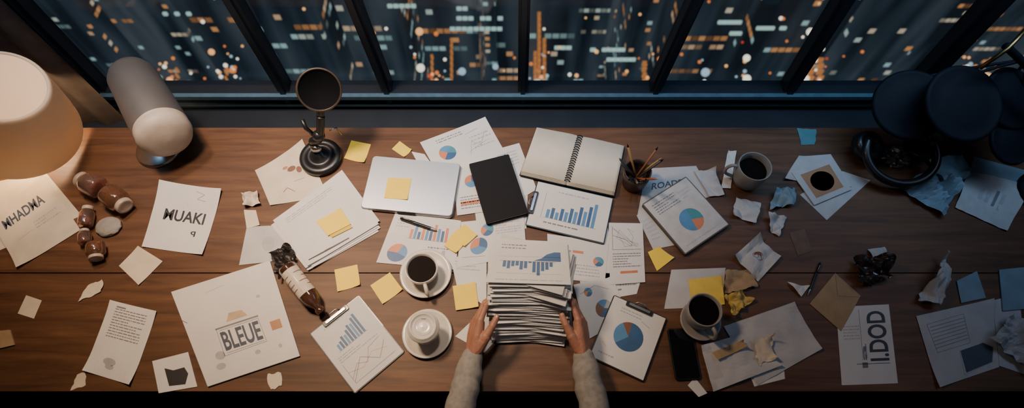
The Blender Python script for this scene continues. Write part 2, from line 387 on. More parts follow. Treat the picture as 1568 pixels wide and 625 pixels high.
light('table_lamp_bulb','POINT',A+(B-A)*.1,8,(1,.66,.38),shadow_soft_size=.05)
# cylinder lamp
a=P(204,120,.10); b2=P(252,205,.14); Ms=axisM(a,b2); Ls=(b2-a).length
mb=MB(); sil2=mat('lamp_metal',(.26,.25,.245),.45,metal=.7,var=.06,scale=12)
mb.lathe([(.0001,-.05),(.04,-.045),(.068,-.028),(.078,0),(.082,Ls*.5),(.084,Ls*.88),(.083,Ls*.92)],sil2,Ms,48)
mb.lathe([(.083,Ls*.92),(.081,Ls*.93),(.082,Ls*.95),(.084,Ls*1.0),(.078,Ls+.018),(.055,Ls+.032),(.0001,Ls+.038)],mat('lamp_diffuser',(.50,.43,.36),.5),Ms,48)
bs=P(252,205,.0); bs.y=min(bs.y,yb-.09); mid=a+(b2-a)*.8
mb.tube([mid-Vector((0,0,.06)),Vector((bs.x,bs.y+.02,ZT+.01))],.015,steel); mb.lathe([(.0001,.012),(.07,.012),(.075,.008),(.075,0)],steel,Matrix.Translation((bs.x,bs.y,ZT)))
mb.build('cylindrical_desk_lamp')
# black round-head lamp
mb=MB(); bc=P(493,244,.0); bc.z=ZT+.0045; Mb=Matrix.Translation(bc)
mb.lathe([(.0001,0),(.068,0),(.070,.004),(.070,.016),(.064,.022),(.046,.024),(.044,.020),(.03,.020),(.026,.028),(.018,.03),(.014,.05),(.0001,.05)],black,Mb,56)
hd=P(489,137,.27); top=P(491,178,.20)
mb.tube(smoothpts([bc+Vector((0,0,.03)),bc+Vector((-.005,.01,.09)),P(489,212,.12),top]),[.013]*25,black)
mb.tube([P(463,183,.17),P(468,196,.15),P(482,208,.12)],.007,black); mb.tube([P(505,200,.13),P(515,196,.12),P(523,206,.09)],.003,steel)
mb.ell(P(488,208,.13),(.02,.02,.02),black); mb.ell(P(484,228,.07),(.018,.012,.016),steel)
ax=(C-hd).normalized()*.75+Vector((0,-.25,.1)); Mh=axisM(hd,hd+ax)
mb.lathe([(.0001,-.03),(.03,-.028),(.055,-.012),(.064,.004),(.066,.010),(.062,.012)],blackm,Mh,48)
mb.lathe([(.062,.012),(.058,.006),(.0001,.003)],lens_m,Mh,48)
mb.lathe([(.066,.006),(.0675,.010),(.064,.013),(.061,.011)],mat('lamp_rim',(.10,.07,.05),.4,metal=.5),Mh,48)
mb.tube([top,hd-ax.normalized()*.02],.012,black)
mb.build('desk_lamp')
# dark multi-head lamp at right
mb=MB(); bc=P(1600,300,0)
mb.lathe([(.0001,0),(.09,0),(.09,.015),(.08,.022),(.0001,.025)],navy,Matrix.Translation(bc),40)
mb.tube(smoothpts([bc+Vector((0,0,.02)),bc+Vector((.03,.05,.2)),P(1590,120,.34),P(1540,70,.42)]),.011,navy)
mb.tube([P(1585,30,.46),P(1543,75,.42),P(1500,105,.36)],.006,brass)
for u,v,z,r,tx in((1396,160,.20,.112,-.35),(1478,158,.27,.118,.05),(1551,216,.16,.075,.3),(1552,150,.22,.10,.4)):
    c=P(u,v,z); n=Vector((tx*.5,-.35,.9)); Mh=axisM(c,c+n)
    mb.lathe([(r,-.012),(r*1.015,-.008),(r*1.0,-.003),(r*.94,.001),(r*.9,-.001),(r*.6,.004),(r*.3,.006),(.0001,.007)],navy,Mh,52)
    mb.lathe([(r,-.012),(r*.95,-.010),(r*.6,-.004),(.0001,.0)],navy,Mh,44)
    mb.tube(smoothpts([c+Vector((0,.02,-.005)),c+Vector((.05,.10,.0)),P(1575,90,.30)]),.005,navy)
mb.build('desk_lamp')
# headphones
mb=MB(); hc=P(1372,243,.04)
mb.tube([hc+Vector((.115*cos(a),.095*sin(a),.03+.03*sin(a))) for a in [radians(150+240*i/40) for i in range(41)]],.014,black,14)
for an,m_ in((150,black),(30,black)):
    q=hc+Vector((.105*cos(radians(an)),.09*sin(radians(an)),.02)); Mh=axisM(q-Vector((0,0,.02)),q+Vector((-.2*cos(radians(an)),-.2,.8)))
    mb.lathe([(.0001,-.012),(.045,-.01),(.052,0),(.052,.02),(.046,.032),(.032,.034),(.028,.022),(.0001,.02)],black,Mh,36)
mb.build('headphones')
import bmesh
def crumple(name,u,v,r,m,z=0,seed=1,rough=.35,rot=0):
    mb=MB(); bm=bmesh.new(); bmesh.ops.create_icosphere(bm,subdivisions=4,radius=1); c=P(u,v,z+r[2]*.6); vs=[]
    R=Matrix.Rotation(radians(rot),3,'Z')
    for q in bm.verts:
        p=q.co.copy(); k=1-abs(noise.noise(p*1.7+Vector((seed*3.1,0,0))))*rough*1.8-abs(noise.noise(p*4+Vector((0,seed,0))))*rough*.6
        p=R@Vector((p.x*k*r[0],p.y*k*r[1],p.z*k*r[2])); w=c+p; w.z=max(w.z,ZT+z+.0005); vs.append(w)
    fs=[[x.index for x in f.verts] for f in bm.faces]; bm.free(); mb.add(vs,fs,m,False); return mb.build(name)
foil=mat('foil',(.22,.21,.21),.35,metal=.7,var=.3)
crumple('crumpled_foil',1372,240,(.055,.045,.028),foil,seed=4,rough=.5)
crumple('gray_eraser',166,347,(.042,.035,.014),mat('gray_soft',(.26,.25,.23),.6),seed=3,rough=.06)
jg1=mat('jar_glass_pink',(.80,.55,.46),.06,var=.12,scale=20,coat=.4,trans=.92); jg2=mat('jar_glass_amber',(.70,.42,.26),.06,var=.15,scale=20,coat=.4,trans=.9); jcap=mat('jar_cap',(.42,.34,.28),.4,var=.2); jin=mat('jar_contents',(.30,.11,.06),.6,var=.6,scale=70)
def jar(u,v,r,h,ang,m,z=None):
    mb=MB(); c=P(u,v,r); d=Vector((cos(radians(ang)),sin(radians(ang)),.0)); a=c-d*h*.5; a.z=ZT+r*1.02+.001; M=axisM(a,a+d)
    mb.lathe([(.0001,.004),(r*.5,.002),(r*.8,0),(r*.96,.004),(r,.010),(r,h*.6),(r*.9,h*.72),(r*.66,h*.80),(r*.64,h*.86),(r*.58,h*.86),(r*.60,h*.79),(r*.84,h*.70),(r*.92,h*.6),(r*.92,.012),(r*.8,.006),(.0001,.007)],m,M,32)
    mb.ell((0,0,h*.28),(r*.62,r*.62,h*.2),jin,M)
    mb.lathe([(r*.70,h*.82),(r*.74,h*.83),(r*.74,h*.98),(r*.70,h),(r*.5,h*1.0),(r*.46,h*.985),(.0001,h*.985)],jcap,M,32)
    return mb.build('glass_jar')
jar(139,282,.036,.085,155,jg1); jar(179,306,.036,.09,-35,jg2); jar(133,332,.022,.07,100,jg1); jar(147,385,.027,.055,-70,jg2); jar(130,363,.019,.05,110,jg1)
# ------------------------------------------------------------ papers (left)
S=sheet
S('document_sheet',[(-70,290),(70,264),(125,330),(-40,400)],0,m=cream)
S('document_sheet',[(-18,332),(68,268),(123,352),(28,411)],2,[('word','MHADMA',.12,.2,.8,.36,'n'),('txt',.5,.5,.9,.64,3,'G'),('line',[(.2,.62),(.45,.6)],.001,'G')],m=cream,curl=(0,.006,0,.01))
S('title_page',[(246,277),(341,291),(311,391),(218,378)],1,[('word','MUAKI',.2,.40,.86,.57,'k'),('word','q',.7,.68,.78,.76,'k'),('line',[(.6,.08),(.75,.12),(.65,.2),(.8,.22)],.0015,'a'),('line',[(.5,.27),(.55,.33)],.001,'G')],m=paper,curl=(.01,.012,.008,.004))
S('paper_note',[(212,377),(249,400),(213,437),(182,407)],1,m=cream,curl=(.004,0,.004,0))
S('torn_paper_scrap',[(135,436),(158,428),(157,446),(120,462)],1,m=cream,jag=.006,crump=.003)
S('paper_note',[(40,452),(64,460),(52,488),(27,480)],1,m=cream)
S('cardboard_coaster',[(-8,507),(15,505),(22,528),(-8,535)],5,m=kraft,th=.005)
S('printed_letter',[(170,460),(241,477),(201,590),(129,568)],1,[('txt',.16,.08,.84,.5,11,'g'),('rect',.17,.055,.36,.075,'g'),('oval',.42,.8,.13,.05,'G'),('oval',.45,.86,.09,.035,'G')],curl=(.006,.006,.012,.01))
S('torn_paper_scrap',[(118,574),(132,568),(130,590),(108,597)],0,m=cream,jag=.005)
S('poster_board',[(262,447),(413,399),(459,545),(318,592)],6,[('word','BLEUE',.30,.55,.70,.74,'n'),('rect',.27,.50,.72,.515,'g'),('line',[(.28,.51),(.27,.78),(.72,.77),(.71,.52)],.0012,'g'),('line',[(.3,.53),(.7,.53)],.001,'n'),('line',[(.3,.76),(.7,.755)],.001,'n'),('poly',[(.40,.47),(.45,.39),(.58,.40),(.62,.47)],'p'),('rect',.81,.60,.92,.69,'a'),('oval',.23,.76,.05,.04,'G'),('oval',.2,.86,.05,.03,'G'),('oval',.78,.32,.02,.015,'G'),('oval',.6,.84,.03,.02,'G'),('oval',.84,.85,.02,.02,'G'),('line',[(.0,.32),(.04,.36)],.002,'g'),('line',[(.3,.12),(.5,.1)],.001,'G')],m=paper,th=.006)
S('instant_photo',[(233,553),(288,539),(302,592),(243,602)],2,[('poly',[(.28,.3),(.3,.85),(.72,.88),(.86,.6),(.8,.4),(.5,.42)],'k')],th=.002)
S('torn_paper_scrap',[(410,574),(430,570),(434,588),(414,598)],0,m=cream,jag=.006,crump=.002)
S('drawing_paper',[(392,263),(464,215),(502,300),(414,315)],1,[('oval',.6,.35,.08,.05,'r'),('oval',.72,.42,.05,.06,'r'),('oval',.5,.28,.05,.03,'a'),('line',[(.3,.75),(.4,.68),(.5,.8)],.002,'r'),('line',[(.55,.6),(.75,.6)],.0015,'a'),('oval',.85,.5,.05,.03,'a')],m=cream,curl=(.01,.01,.0,.004))
S('crumpled_paper',[(371,296),(396,294),(400,314),(376,318)],1,m=cream,crump=.02,jag=.004,fq=25)
S('paper_strip',[(374,322),(392,322),(398,345),(378,350)],1,m=cream,crump=.003)
S('document_sheet',[(378,347),(432,345),(440,398),(366,406)],1,[('oval',.6,.5,.15,.2,'G')],m=graypap)
blk=mat('black_cloth',(.012,.009,.009),.5,var=.4,scale=60,bump=.2)
S('crumpled_black_cloth',[(414,386),(446,376),(458,408),(430,430)],9,m=blk,crump=.022,jag=.016,fq=22)
# small dark bottle with a label
def bottle():
    mb=MB(); r=.027; a=P(442,412,r+.012); b=P(494,480,.022); a.z=ZT+r+.034; b.z=ZT+.030; d=(b-a); L=d.length; M=axisM(a,b)
    gm=mat('dark_bottle_glass',(.055,.025,.016),.15,var=.4,coat=.6); lm=mat('bottle_label',(.60,.53,.45),.7,var=.10,scale=50)
    mb.lathe([(.0001,.005),(r*.6,.003),(r*.9,0),(r,.006),(r,L*.66),(r*.93,L*.73),(r*.62,L*.82),(r*.42,L*.87),(r*.40,L*.93)],gm,M,40)
    mb.lathe([(r*.46,L*.91),(r*.52,L*.92),(r*.52,L*.99),(r*.45,L),(.0001,L)],gm,M,32)
    n=18
    vs=[]
    for j in range(2):
        for i in range(n+1):
            an=2*pi*i/n; vs.append(M@Vector((r*1.015*cos(an),r*1.015*sin(an),L*(.10 if j==0 else .60))))
    mb.add(vs,[[i,i+1,n+2+i,n+1+i] for i in range(n)],lm,True)
    for q in range(4):
        vs=[]
        z0=L*(.20+.09*q)
        for j in range(2):
            for i in range(n+1):
                an=2*pi*(.05+.9*i/n*(.9 if q%2 else 1)); vs.append(M@Vector((r*1.03*cos(an),r*1.03*sin(an),z0+j*.002)))
        mb.add(vs,[[i,i+1,n+2+i,n+1+i] for i in range(n)],ink_br,True)
    return mb.build('glass_bottle')
bottle()
for i,(dx,dy) in enumerate(((0,12),(8,4),(-3,6),(4,-3),(0,0))):
    a=random.uniform(-3,3)
    S('document_sheet',[(418+dx,338+dy-a),(520+dx,264+dy),(580+dx*.3,342+dy+a),(472+dx,408+dy*.6)],2+i*2,[('txt',.12,.1,.8,.2,3,'G'),('line',[(.05,.92),(.6,.95)],.004,'k')],curl=(0,.004,0,.006),m=paper)
S('sticky_note',[(492,342),(520,328),(540,348),(508,364)],13,m=mat('sticky2',(.62,.42,.04),.65))
S('sticky_note',[(484,339),(522,319),(537,343),(502,361)],15,m=sticky,curl=(0,.006,0,0))
for i,q in enumerate([[(538,215),(568,221),(558,250),(527,243)],[(600,228),(612,216),(631,230),(619,241)],[(512,413),(547,405),(552,437),(517,447)],[(567,437),(597,417),(617,444),(586,466)]]):
    S('sticky_note',q,1,m=sticky,curl=(0,0,.008,.004),th=.0015)
# ------------------------------------------------------------ papers (centre)
S('report_page',[(643,218),(743,180),(790,262),(690,300)],1,[('pie',.27,.33,.12,pie1),('line',[(.55,.5),(.65,.3),(.75,.4),(.9,.2)],.001,'g'),('line',[(.55,.45),(.7,.4),(.9,.35)],.001,'o'),('txt',.2,.06,.6,.14,2,'g'),('line',[(.62,.15),(.82,.12)],.001,'g'),('txt',.65,.2,.95,.45,4,'G')],curl=(0,.005,0,0))
S('report_page',[(755,230),(795,219),(822,290),(770,320)],2,[('txt',.1,.1,.8,.4,5,'G')])
S('report_page',[(630,232),(650,236),(660,250),(640,250)],0)
S('report_page',[(694,262),(756,250),(772,320),(700,330)],3,[('pie',.4,.3,.16,pie2),('txt',.1,.6,.6,.9,5,'g'),('rect',.1,.72,.5,.8,'o')])
S('report_page',[(606,324),(706,338),(697,413),(576,402)],2,[('bars',.3,.12,.85,.48,[.5,.7,.4,.8,.6,.5,.9,.7,.6,.8],'olb'),('pie',.22,.78,.13,[(.45,'b'),(.3,'o'),(.25,'l')]),('bars',.6,.65,.85,.85,[.4,.6,.8,1],'G'),('txt',.08,.06,.3,.3,4,'G'),('txt',.6,.58,.9,.66,1,'g')])
S('report_page',[(706,340),(802,330),(806,390),(700,410)],4,[('pie',.42,.25,.1,pie1),('pie',.3,.6,.13,pie2),('txt',.55,.1,.95,.4,5,'G'),('line',[(.05,.8),(.4,.85)],.001,'g')])
S('report_page',[(725,306),(808,298),(806,350),(730,345)],1,[('rect',.1,.2,.2,.4,'l'),('bars',.3,.5,.6,.8,[.3,.8,.5],'lo')])
S('report_page',[(690,395),(745,385),(745,470),(700,440)],3,[('txt',.1,.1,.8,.4,4,'G')])
S('report_page',[(697,515),(745,470),(760,520),(742,540)],1)
S('report_page',[(838,358),(932,372),(926,434),(840,425)],2,[('pie',.86,.5,.09,pie1),('bars',.1,.2,.4,.45,[.4,.8,.3,.9,.5],'loG'),('txt',.45,.6,.9,.9,4,'G'),('rect',.42,.3,.6,.36,'o')])
S('report_page',[(932,341),(984,342),(988,432),(934,436)],4,[('line',[(random.uniform(.1,.9),random.uniform(.08,.42)) for _ in range(16)],.0008,'g'),('txt',.1,.5,.9,.75,6,'g'),('line',[(.1,.06),(.1,.45),(.92,.45)],.001,'k'),('rect',.3,.8,.8,.84,'o')])
S('report_page',[(872,355),(930,345),(945,420),(890,440)],1,[('pie',.6,.5,.16,pie2)])
S('report_page',[(925,418),(984,420),(975,450),(930,458)],1,[('txt',.1,.2,.9,.8,3,'g')])
S('report_page',[(878,436),(938,424),(962,486),(900,520)],3,[('pie',.55,.6,.2,[(.3,'b'),(.3,'r'),(.2,'l'),(.2,'G')]),('line',[(.1,.2),(.5,.1),(.8,.25)],.001,'g'),('pie',.3,.2,.1,pie1)])
def clipboard(px,items,lv,clip,cm=paper,boardm=None):
    z=lv*.0011; M,w,d=fit(px,z); mb=MB()
    mb.slab(rrect(w+.003,d+.003,.006),-.001,.003,boardm or black,M,bev=.0008)
    cs=[M@Vector((sx*(w/2-.002),sy*(d/2-.002),.0042)) for sx,sy in((-1,1),(1,1),(1,-1),(-1,-1))]
    sheet('',None,0,items,wpts=cs,mb=mb,m=cm)
    if clip=='top': cp=Vector((0,d/2-.008,0)); ang=0
    elif clip=='left': cp=Vector((-w/2+.006,0,0)); ang=90
    else: cp=Vector((w*.1,d/2-.006,0)); ang=0
    K=M@Matrix.Translation(cp)@Matrix.Rotation(radians(ang),4,'Z')
    L=min(w,d)*.5
    mb.slab(rrect(L,.016,.004),.004,.010,black,K,bev=.001); mb.slab(rrect(L*.8,.008,.003),.010,.014,steel,K,bev=.001)
    mb.tube([K@Vector((-L*.25,.004,.012)),K@Vector((-L*.12,.014,.015)),K@Vector((L*.12,.014,.015)),K@Vector((L*.25,.004,.012))],.002,steel)
    return mb.build('clipboard')
clipboard([(475,513),(549,452),(620,540),(544,601)],[('bars',.2,.14,.75,.45,[.3,.35,.5,.45,.6,.75,.7,.9,1],'lbb'),('line',[(.1,.85),(.3,.72),(.45,.8),(.6,.65),(.85,.62)],.001,'g'),('line',[(.1,.75),(.35,.82),(.6,.72),(.85,.8)],.001,'o'),('line',[(.1,.9),(.4,.68),(.65,.86),(.88,.7)],.001,'k'),('txt',.2,.06,.6,.1,1,'G'),('txt',.1,.5,.85,.6,3,'G'),('line',[(.1,.62),(.1,.92),(.9,.92)],.001,'g')],1,'top')
clipboard([(822,278),(938,304),(925,374),(806,345)],[('bars',.2,.22,.85,.75,[.35,.45,.3,.5,.4,.6,.5,.75,.6,.85,1],'lb'),('txt',.3,.1,.7,.18,1,'G'),('txt',.2,.82,.85,.9,1,'g'),('line',[(.15,.2),(.15,.78)],.001,'g')],7,'left')
clipboard([(941,452),(1023,490),(982,582),(901,546)],[('pie',.5,.5,.27,[(.3,'b'),(.27,'l'),(.1,'r'),(.33,'b')]),('txt',.2,.1,.6,.2,2,'G'),('txt',.1,.85,.5,.92,1,'G'),('line',[(.62,.2),(.8,.25)],.001,'g'),('line',[(.1,.72),(.2,.78)],.001,'o')],5,'top')
for q,lv in (([(712,343),(731,360),(711,378),(691,359)],8),([(693,358),(710,375),(698,388),(680,376)],7),([(693,438),(728,432),(733,470),(698,475)],6),([(992,386),(1009,378),(1032,395),(1006,415)],2)):
    S('sticky_note',q,lv,m=sticky,curl=(0,.004,.006,0),th=.0012)
# laptop
mb=MB(); M,w,d=fit([(570,238),(706,250),(692,332),(552,318)],.020)
M=M@Matrix.Translation((0,0,-.016))
mb.slab(rrect(w,d,.012),.0,.009,silver,M,bev=.002); mb.slab(rrect(w-.002,d-.002,.012),.0095,.016,silver,M,bev=.002)
mb.slab(rrect(.06,.006,.002),.004,.0095,blackm,M@Matrix.Translation((0,-d/2+.001,0))); mb.slab(rrect(w*.8,.012,.003),-.0015,.001,blackm,M@Matrix.Translation((0,d/2-.02,0)))
mb.build('laptop')
S('sticky_note',[(594,272),(630,273),(624,306),(588,303)],0,z=.0215,m=sticky,th=.0008,curl=(0,0,.004,0))
# black notebook
def book(name,px,z,h,cover,pages,extra=None):
    mb=MB(); M,w,d=fit(px,z+h); M=M@Matrix.Translation((0,0,-h))
    mb.slab(rrect(w,d,.005),0,.002,cover,M); mb.slab(rrect(w-.006,d-.006,.003),.002,h-.002,pages,M)
    mb.slab(rrect(w,d,.005),h-.002,h,cover,M,bev=.0006); mb.box((-w/2+.0015,0,h/2),(.003,d-.01,h-.0005),cover,M)
    if extra: extra(mb,M,w,d,h)
    return mb.build(name)
def elastic(mb,M,w,d,h): mb.box((w/2-.014,0,h+.0004),(.005,d+.001,.0012),blackm,M)
book('black_notebook',[(717,251),(778,236),(810,325),(746,342)],.012,.014,blackm,cream,elastic)
def cov(mb,M,w,d,h):
    cs=[M@Vector((sx*(w/2-.004),sy*(d/2-.004),h+.001)) for sx,sy in((-1,1),(1,1),(1,-1),(-1,-1))]
    sheet('',None,0,[('pie',.52,.62,.22,pie3),('txt',.1,.08,.6,.3,5,'g'),('txt',.65,.12,.9,.3,3,'G'),('txt',.1,.9,.8,.95,1,'G')],wpts=cs,mb=mb,m=mat('paper_soft',(.48,.47,.46),.75))
book('report_book',[(985,313),(1051,268),(1117,346),(1047,390)],.004,.013,mat('book_cover',(.08,.06,.05),.5),graypap,cov)
# spiral notebook
mb=MB(); pg=mat('notebook_page',(.62,.57,.48),.7,var=.04)
bl=P(797,268,.01);tl=P(822,198,.01);tm=P(888,211,.01);bm_=P(867,284,.01);tr_=P(955,226,.01);br=P(940,300,.01)
for k,(a,b,c,d) in enumerate(((tl,tm,bm_,bl),(tm,tr_,br,bm_))):
    n=16
    for lay in range(5):
        vs=[]
        fs=[]
        for j in range(2):
            for i in range(n+1):
                s=i/n; q=s if k==1 else 1-s
                e0=a.lerp(b,s); e1=d.lerp(c,s); p=e0.lerp(e1,j*(1-.012*lay)+.004*lay)
                zz=.012+.0022*lay+.006*sin(min(1,q*3.2)*pi/2)*(1-.5*q)*(lay/4)
                p.z=ZT+zz+.002; vs.append(p)
        vs+=[v-Vector((0,0,.0022)) for v in vs]; m_=n+1
        for i in range(n):
            fs+= [[i,m_+i,m_+i+1,i+1],[2*m_+i,2*m_+i+1,3*m_+i+1,3*m_+i],[i,i+1,2*m_+i+1,2*m_+i],[m_+i+1,m_+i,3*m_+i,3*m_+i+1]]
        fs+=[[0,2*m_,3*m_,m_],[n,m_+n,3*m_+n,2*m_+n]]
        mb.add(vs,fs,pg,True)
    cv=[]
    for q_ in(a,b,c,d):
        ce=(a+b+c+d)/4; o=(q_-ce); o.z=0; cv.append(q_+o.normalized()*.005)
    sheet('',None,0,wpts=[Vector((v.x,v.y,ZT+.0125)) for v in cv],mb=mb,m=blackm,th=.002)
dirv=(bm_-tm); sx=Vector((dirv.y,-dirv.x,0)).normalized()
for i in range(20):
    c=tm.lerp(bm_,(i+.7)/20.6); c.z=ZT+.025
    mb.tube([c+sx*.009*cos(a)+Vector((0,0,.009*sin(a))) for a in [2*pi*k/12 for k in range(13)]],.0017,blackm,6)
mb.build('spiral_notebook')
# pen, phone
def pen(name,p,q,r,m,tipm):
    mb=MB(); d=(q-p); L=d.length; M=axisM(p,q)
    mb.lathe([(.0001,0),(r*.35,.001),(r*.45,.004),(r*.9,.014),(r,.02)],tipm,M,14); mb.lathe([(r,.02),(r*1.05,L*.6),(r*1.15,L*.61),(r*1.15,L*.63),(r*1.05,L*.64),(r,L-.003),(r*.6,L),(.0001,L)],m,M,14)
    n=Vector((0,0,1)); mb.tube([p+d*.97+n*r*1.1,p+d*.95+n*r*1.9,p+d*.7+n*r*1.6],r*.25,tipm,8)
    return mb.build(name)
pen('pen',P(669,353,.010),P(613,334,.010),.0052,black,steel)
pen('pen',P(1237,452,.005),P(1256,402,.005),.0035,black,steel)
mb=MB(); M,w,d=fit([(1022,503),(1061,502),(1073,580),(1034,583)],.009); M=M@Matrix.Translation((0,0,-.0085))
mb.slab(rrect(w,d,.009),0,.008,black,M,bev=.0015); mb.slab(rrect(w-.006,d-.006,.007),.008,.0084,mat('phone_glass',(.006,.007,.01),.08,coat=1),M); mb.box((w/2+.0003,.02,.004),(.0012,.02,.002),steel,M); mb.build('smartphone')
# cups
def mug(name,u,v,r,h,m,fill,hang,z0=0,sauc=None,taper=.8,coffee_lv=.8,lid=False,hs=1.):
    mb=MB(); c=P(u,v,z0+h+(.008 if sauc else 0)); zz=c.z-h; T=Matrix.Translation((c.x,c.y,zz)); b=r*taper
    mb.lathe([(.0001,.001),(b*.8,0),(b*.86,.003),(b*.95,h*.08),(b+(r-b)*.55,h*.35),(r*.97,h*.7),(r,h-.002),(r-.0015,h),(r-.004,h-.002),(r*.93-.004,h*.7),(b+(r-b)*.5-.005,h*.35),(b*.8,.008),(.0001,.006)],m,T,48)
    if fill:
        rr=(r*.93-.004)+(r*.04)*(coffee_lv-.7)/.3
        mb.lathe([(.0001,h*coffee_lv),(rr,h*coffee_lv)],coffee,T,48)
    if lid:
        mb.lathe([(r+.002,h-.006),(r+.003,h-.002),(r+.002,h+.003),(r*.9,h+.006),(r*.87,h+.011),(r*.82,h+.012),(r*.8,h+.007),(r*.3,h+.006),(.0001,h+.007)],ceram,T,48)
        mb.box((0,r*.55,h+.008),(.012,.004,.002),ceramg,T); mb.lathe([(r*.62,h+.006),(r*.60,h+.009),(r*.57,h+.006)],ceram,T,40)
    if hang is not None:
        a=radians(hang); o=Vector((cos(a),sin(a),0)); cc=Vector((c.x,c.y,zz))
        pts=[cc+o*(r*.93)+Vector((0,0,h*.84)),cc+o*(r+.016*hs)+Vector((0,0,h*.86)),cc+o*(r+.027*hs)+Vector((0,0,h*.66)),cc+o*(r+.022*hs)+Vector((0,0,h*.38)),cc+o*(r*.9)+Vector((0,0,h*.22))]
        mb.tube(smoothpts(pts,6),.0055,m,12)
    if sauc:
        S0=Matrix.Translation((c.x+sauc[1],c.y+sauc[2],zz-.008)); R=sauc[0]
        mb.lathe([(.0001,.002),(R*.5,0),(R*.55,.002),(R*.9,.010),(R,.014),(R*.99,.016),(R*.88,.0125),(R*.58,.006),(R*.5,.0055),(.0001,.0055)],m,S0,56)
    return mb.build(name)
mug('coffee_cup',645,410,.049,.058,ceram,True,-75,sauc=(.079,.006,0.002),z0=.004,taper=.6)
mug('takeaway_cup',648,501,.043,.075,ceram,False,None,sauc=(.073,.002,0),lid=True,taper=.75)
mug('coffee_mug',1157,254,.053,.10,ceramg,True,172,taper=.8,coffee_lv=.72,z0=.001)
mug('coffee_mug',1080,474,.049,.085,ceramg,True,-70,sauc=(.06,.008,-.01),z0=.006,taper=.78,coffee_lv=.85)
# pencil cup
mb=MB(); c=P(977,262,.085); T=Matrix.Translation((c.x,c.y,ZT+.002)); h=.085
mb.lathe([(.0001,0),(.034,0),(.037,.003),(.044,h*.7),(.044,h),(.041,h),(.041,h*.7),(.034,.006),(.0001,.005)],mat('cup_brown',(.05,.035,.03),.4),T,40)
pc=[(.25,.06,.03),(.3,.18,.06),(.03,.04,.06),(.04,.04,.04),(.25,.09,.04),(.15,.10,.06),(.02,.02,.03)]
for i in range(11):
    a=random.uniform(0,2*pi); b0=Vector((c.x+.018*cos(a),c.y+.018*sin(a),ZT+.01)); t_=Vector((c.x+.034*cos(a+2.6+random.random()),c.y+.034*sin(a+2.6+random.random()),ZT+h))
    d=(t_-b0).normalized(); L=random.uniform(.13,.175); m_=mat('pencil_%d'%(i%7),pc[i%7],.4)
    mb.tube([b0,b0+d*L],.0036,m_,6); mb.tube([b0+d*L,b0+d*(L+.012)],[.0036,.0006],kraft if i%2 else blackm,6)
mb.build('pencil_cup')
# ------------------------------------------------------------ papers (right)
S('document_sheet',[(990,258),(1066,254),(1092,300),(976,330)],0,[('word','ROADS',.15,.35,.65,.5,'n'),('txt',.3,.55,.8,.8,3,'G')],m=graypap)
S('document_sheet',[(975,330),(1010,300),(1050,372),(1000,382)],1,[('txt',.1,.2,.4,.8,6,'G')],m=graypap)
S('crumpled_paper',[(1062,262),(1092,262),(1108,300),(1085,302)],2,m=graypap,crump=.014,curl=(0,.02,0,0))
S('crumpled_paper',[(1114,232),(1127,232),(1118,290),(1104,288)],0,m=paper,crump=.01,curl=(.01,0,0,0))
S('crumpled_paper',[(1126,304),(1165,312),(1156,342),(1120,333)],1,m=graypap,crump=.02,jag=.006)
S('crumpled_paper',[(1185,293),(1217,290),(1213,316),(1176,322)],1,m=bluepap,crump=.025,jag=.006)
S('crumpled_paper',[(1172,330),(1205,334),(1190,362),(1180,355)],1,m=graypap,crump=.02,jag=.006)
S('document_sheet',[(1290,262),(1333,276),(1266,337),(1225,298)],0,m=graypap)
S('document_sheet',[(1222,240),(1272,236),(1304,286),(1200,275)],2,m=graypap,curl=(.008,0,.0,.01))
S('framed_photo',[(1212,264),(1274,242),(1304,290),(1247,314)],6,[('rect',.14,.14,.86,.86,'a'),('oval',.5,.5,.27,.28,'r'),('oval',.48,.52,.19,.19,'n'),('oval',.53,.47,.1,.1,'r')],m=graypap,th=.003)
S('torn_paper_scrap',[(1221,197),(1250,198),(1248,221),(1227,222)],1,m=mat('paper_teal',(.08,.21,.25),.6),jag=.003)
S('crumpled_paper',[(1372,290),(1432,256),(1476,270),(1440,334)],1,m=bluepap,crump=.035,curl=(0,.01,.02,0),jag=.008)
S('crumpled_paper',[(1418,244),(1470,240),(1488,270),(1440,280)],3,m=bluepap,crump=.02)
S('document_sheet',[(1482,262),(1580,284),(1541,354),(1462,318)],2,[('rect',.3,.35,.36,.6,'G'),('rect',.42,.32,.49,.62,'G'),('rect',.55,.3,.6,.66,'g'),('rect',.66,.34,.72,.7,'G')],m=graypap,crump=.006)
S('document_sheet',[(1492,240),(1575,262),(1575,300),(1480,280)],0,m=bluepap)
S('crumpled_paper',[(1158,362),(1194,394),(1160,432),(1122,394)],1,[('oval',.5,.45,.16,.12,'r'),('oval',.42,.5,.1,.08,'g')],m=graypap,crump=.012,curl=(.025,.006,0,.015))
S('brown_card',[(1209,357),(1232,350),(1244,384),(1222,392)],1,m=darkcard,th=.001)
dkg=mat('dark_cellophane',(.03,.026,.026),.2,var=.5,coat=.6)
S('crumpled_cellophane',[(1305,400),(1350,398),(1362,430),(1308,440)],1,m=dkg,crump=.05,jag=.015,fq=20)
S('crumpled_paper',[(1328,382),(1352,380),(1360,398),(1334,400)],1,m=graypap,crump=.02)
S('brown_envelope',[(1279,418),(1318,453),(1288,507),(1240,465)],2,[('line',[(.02,.02),(.45,.4),(.98,.05)],.001,'r')],m=kraft,th=.0015)
S('crumpled_paper',[(1440,390),(1446,440),(1432,470),(1400,462)],1,m=graypap,crump=.04,curl=(.02,0,0,.02),jag=.006)
S('torn_paper_scrap',[(1205,432),(1222,438),(1240,437),(1226,455)],1,m=paper,crump=.01)
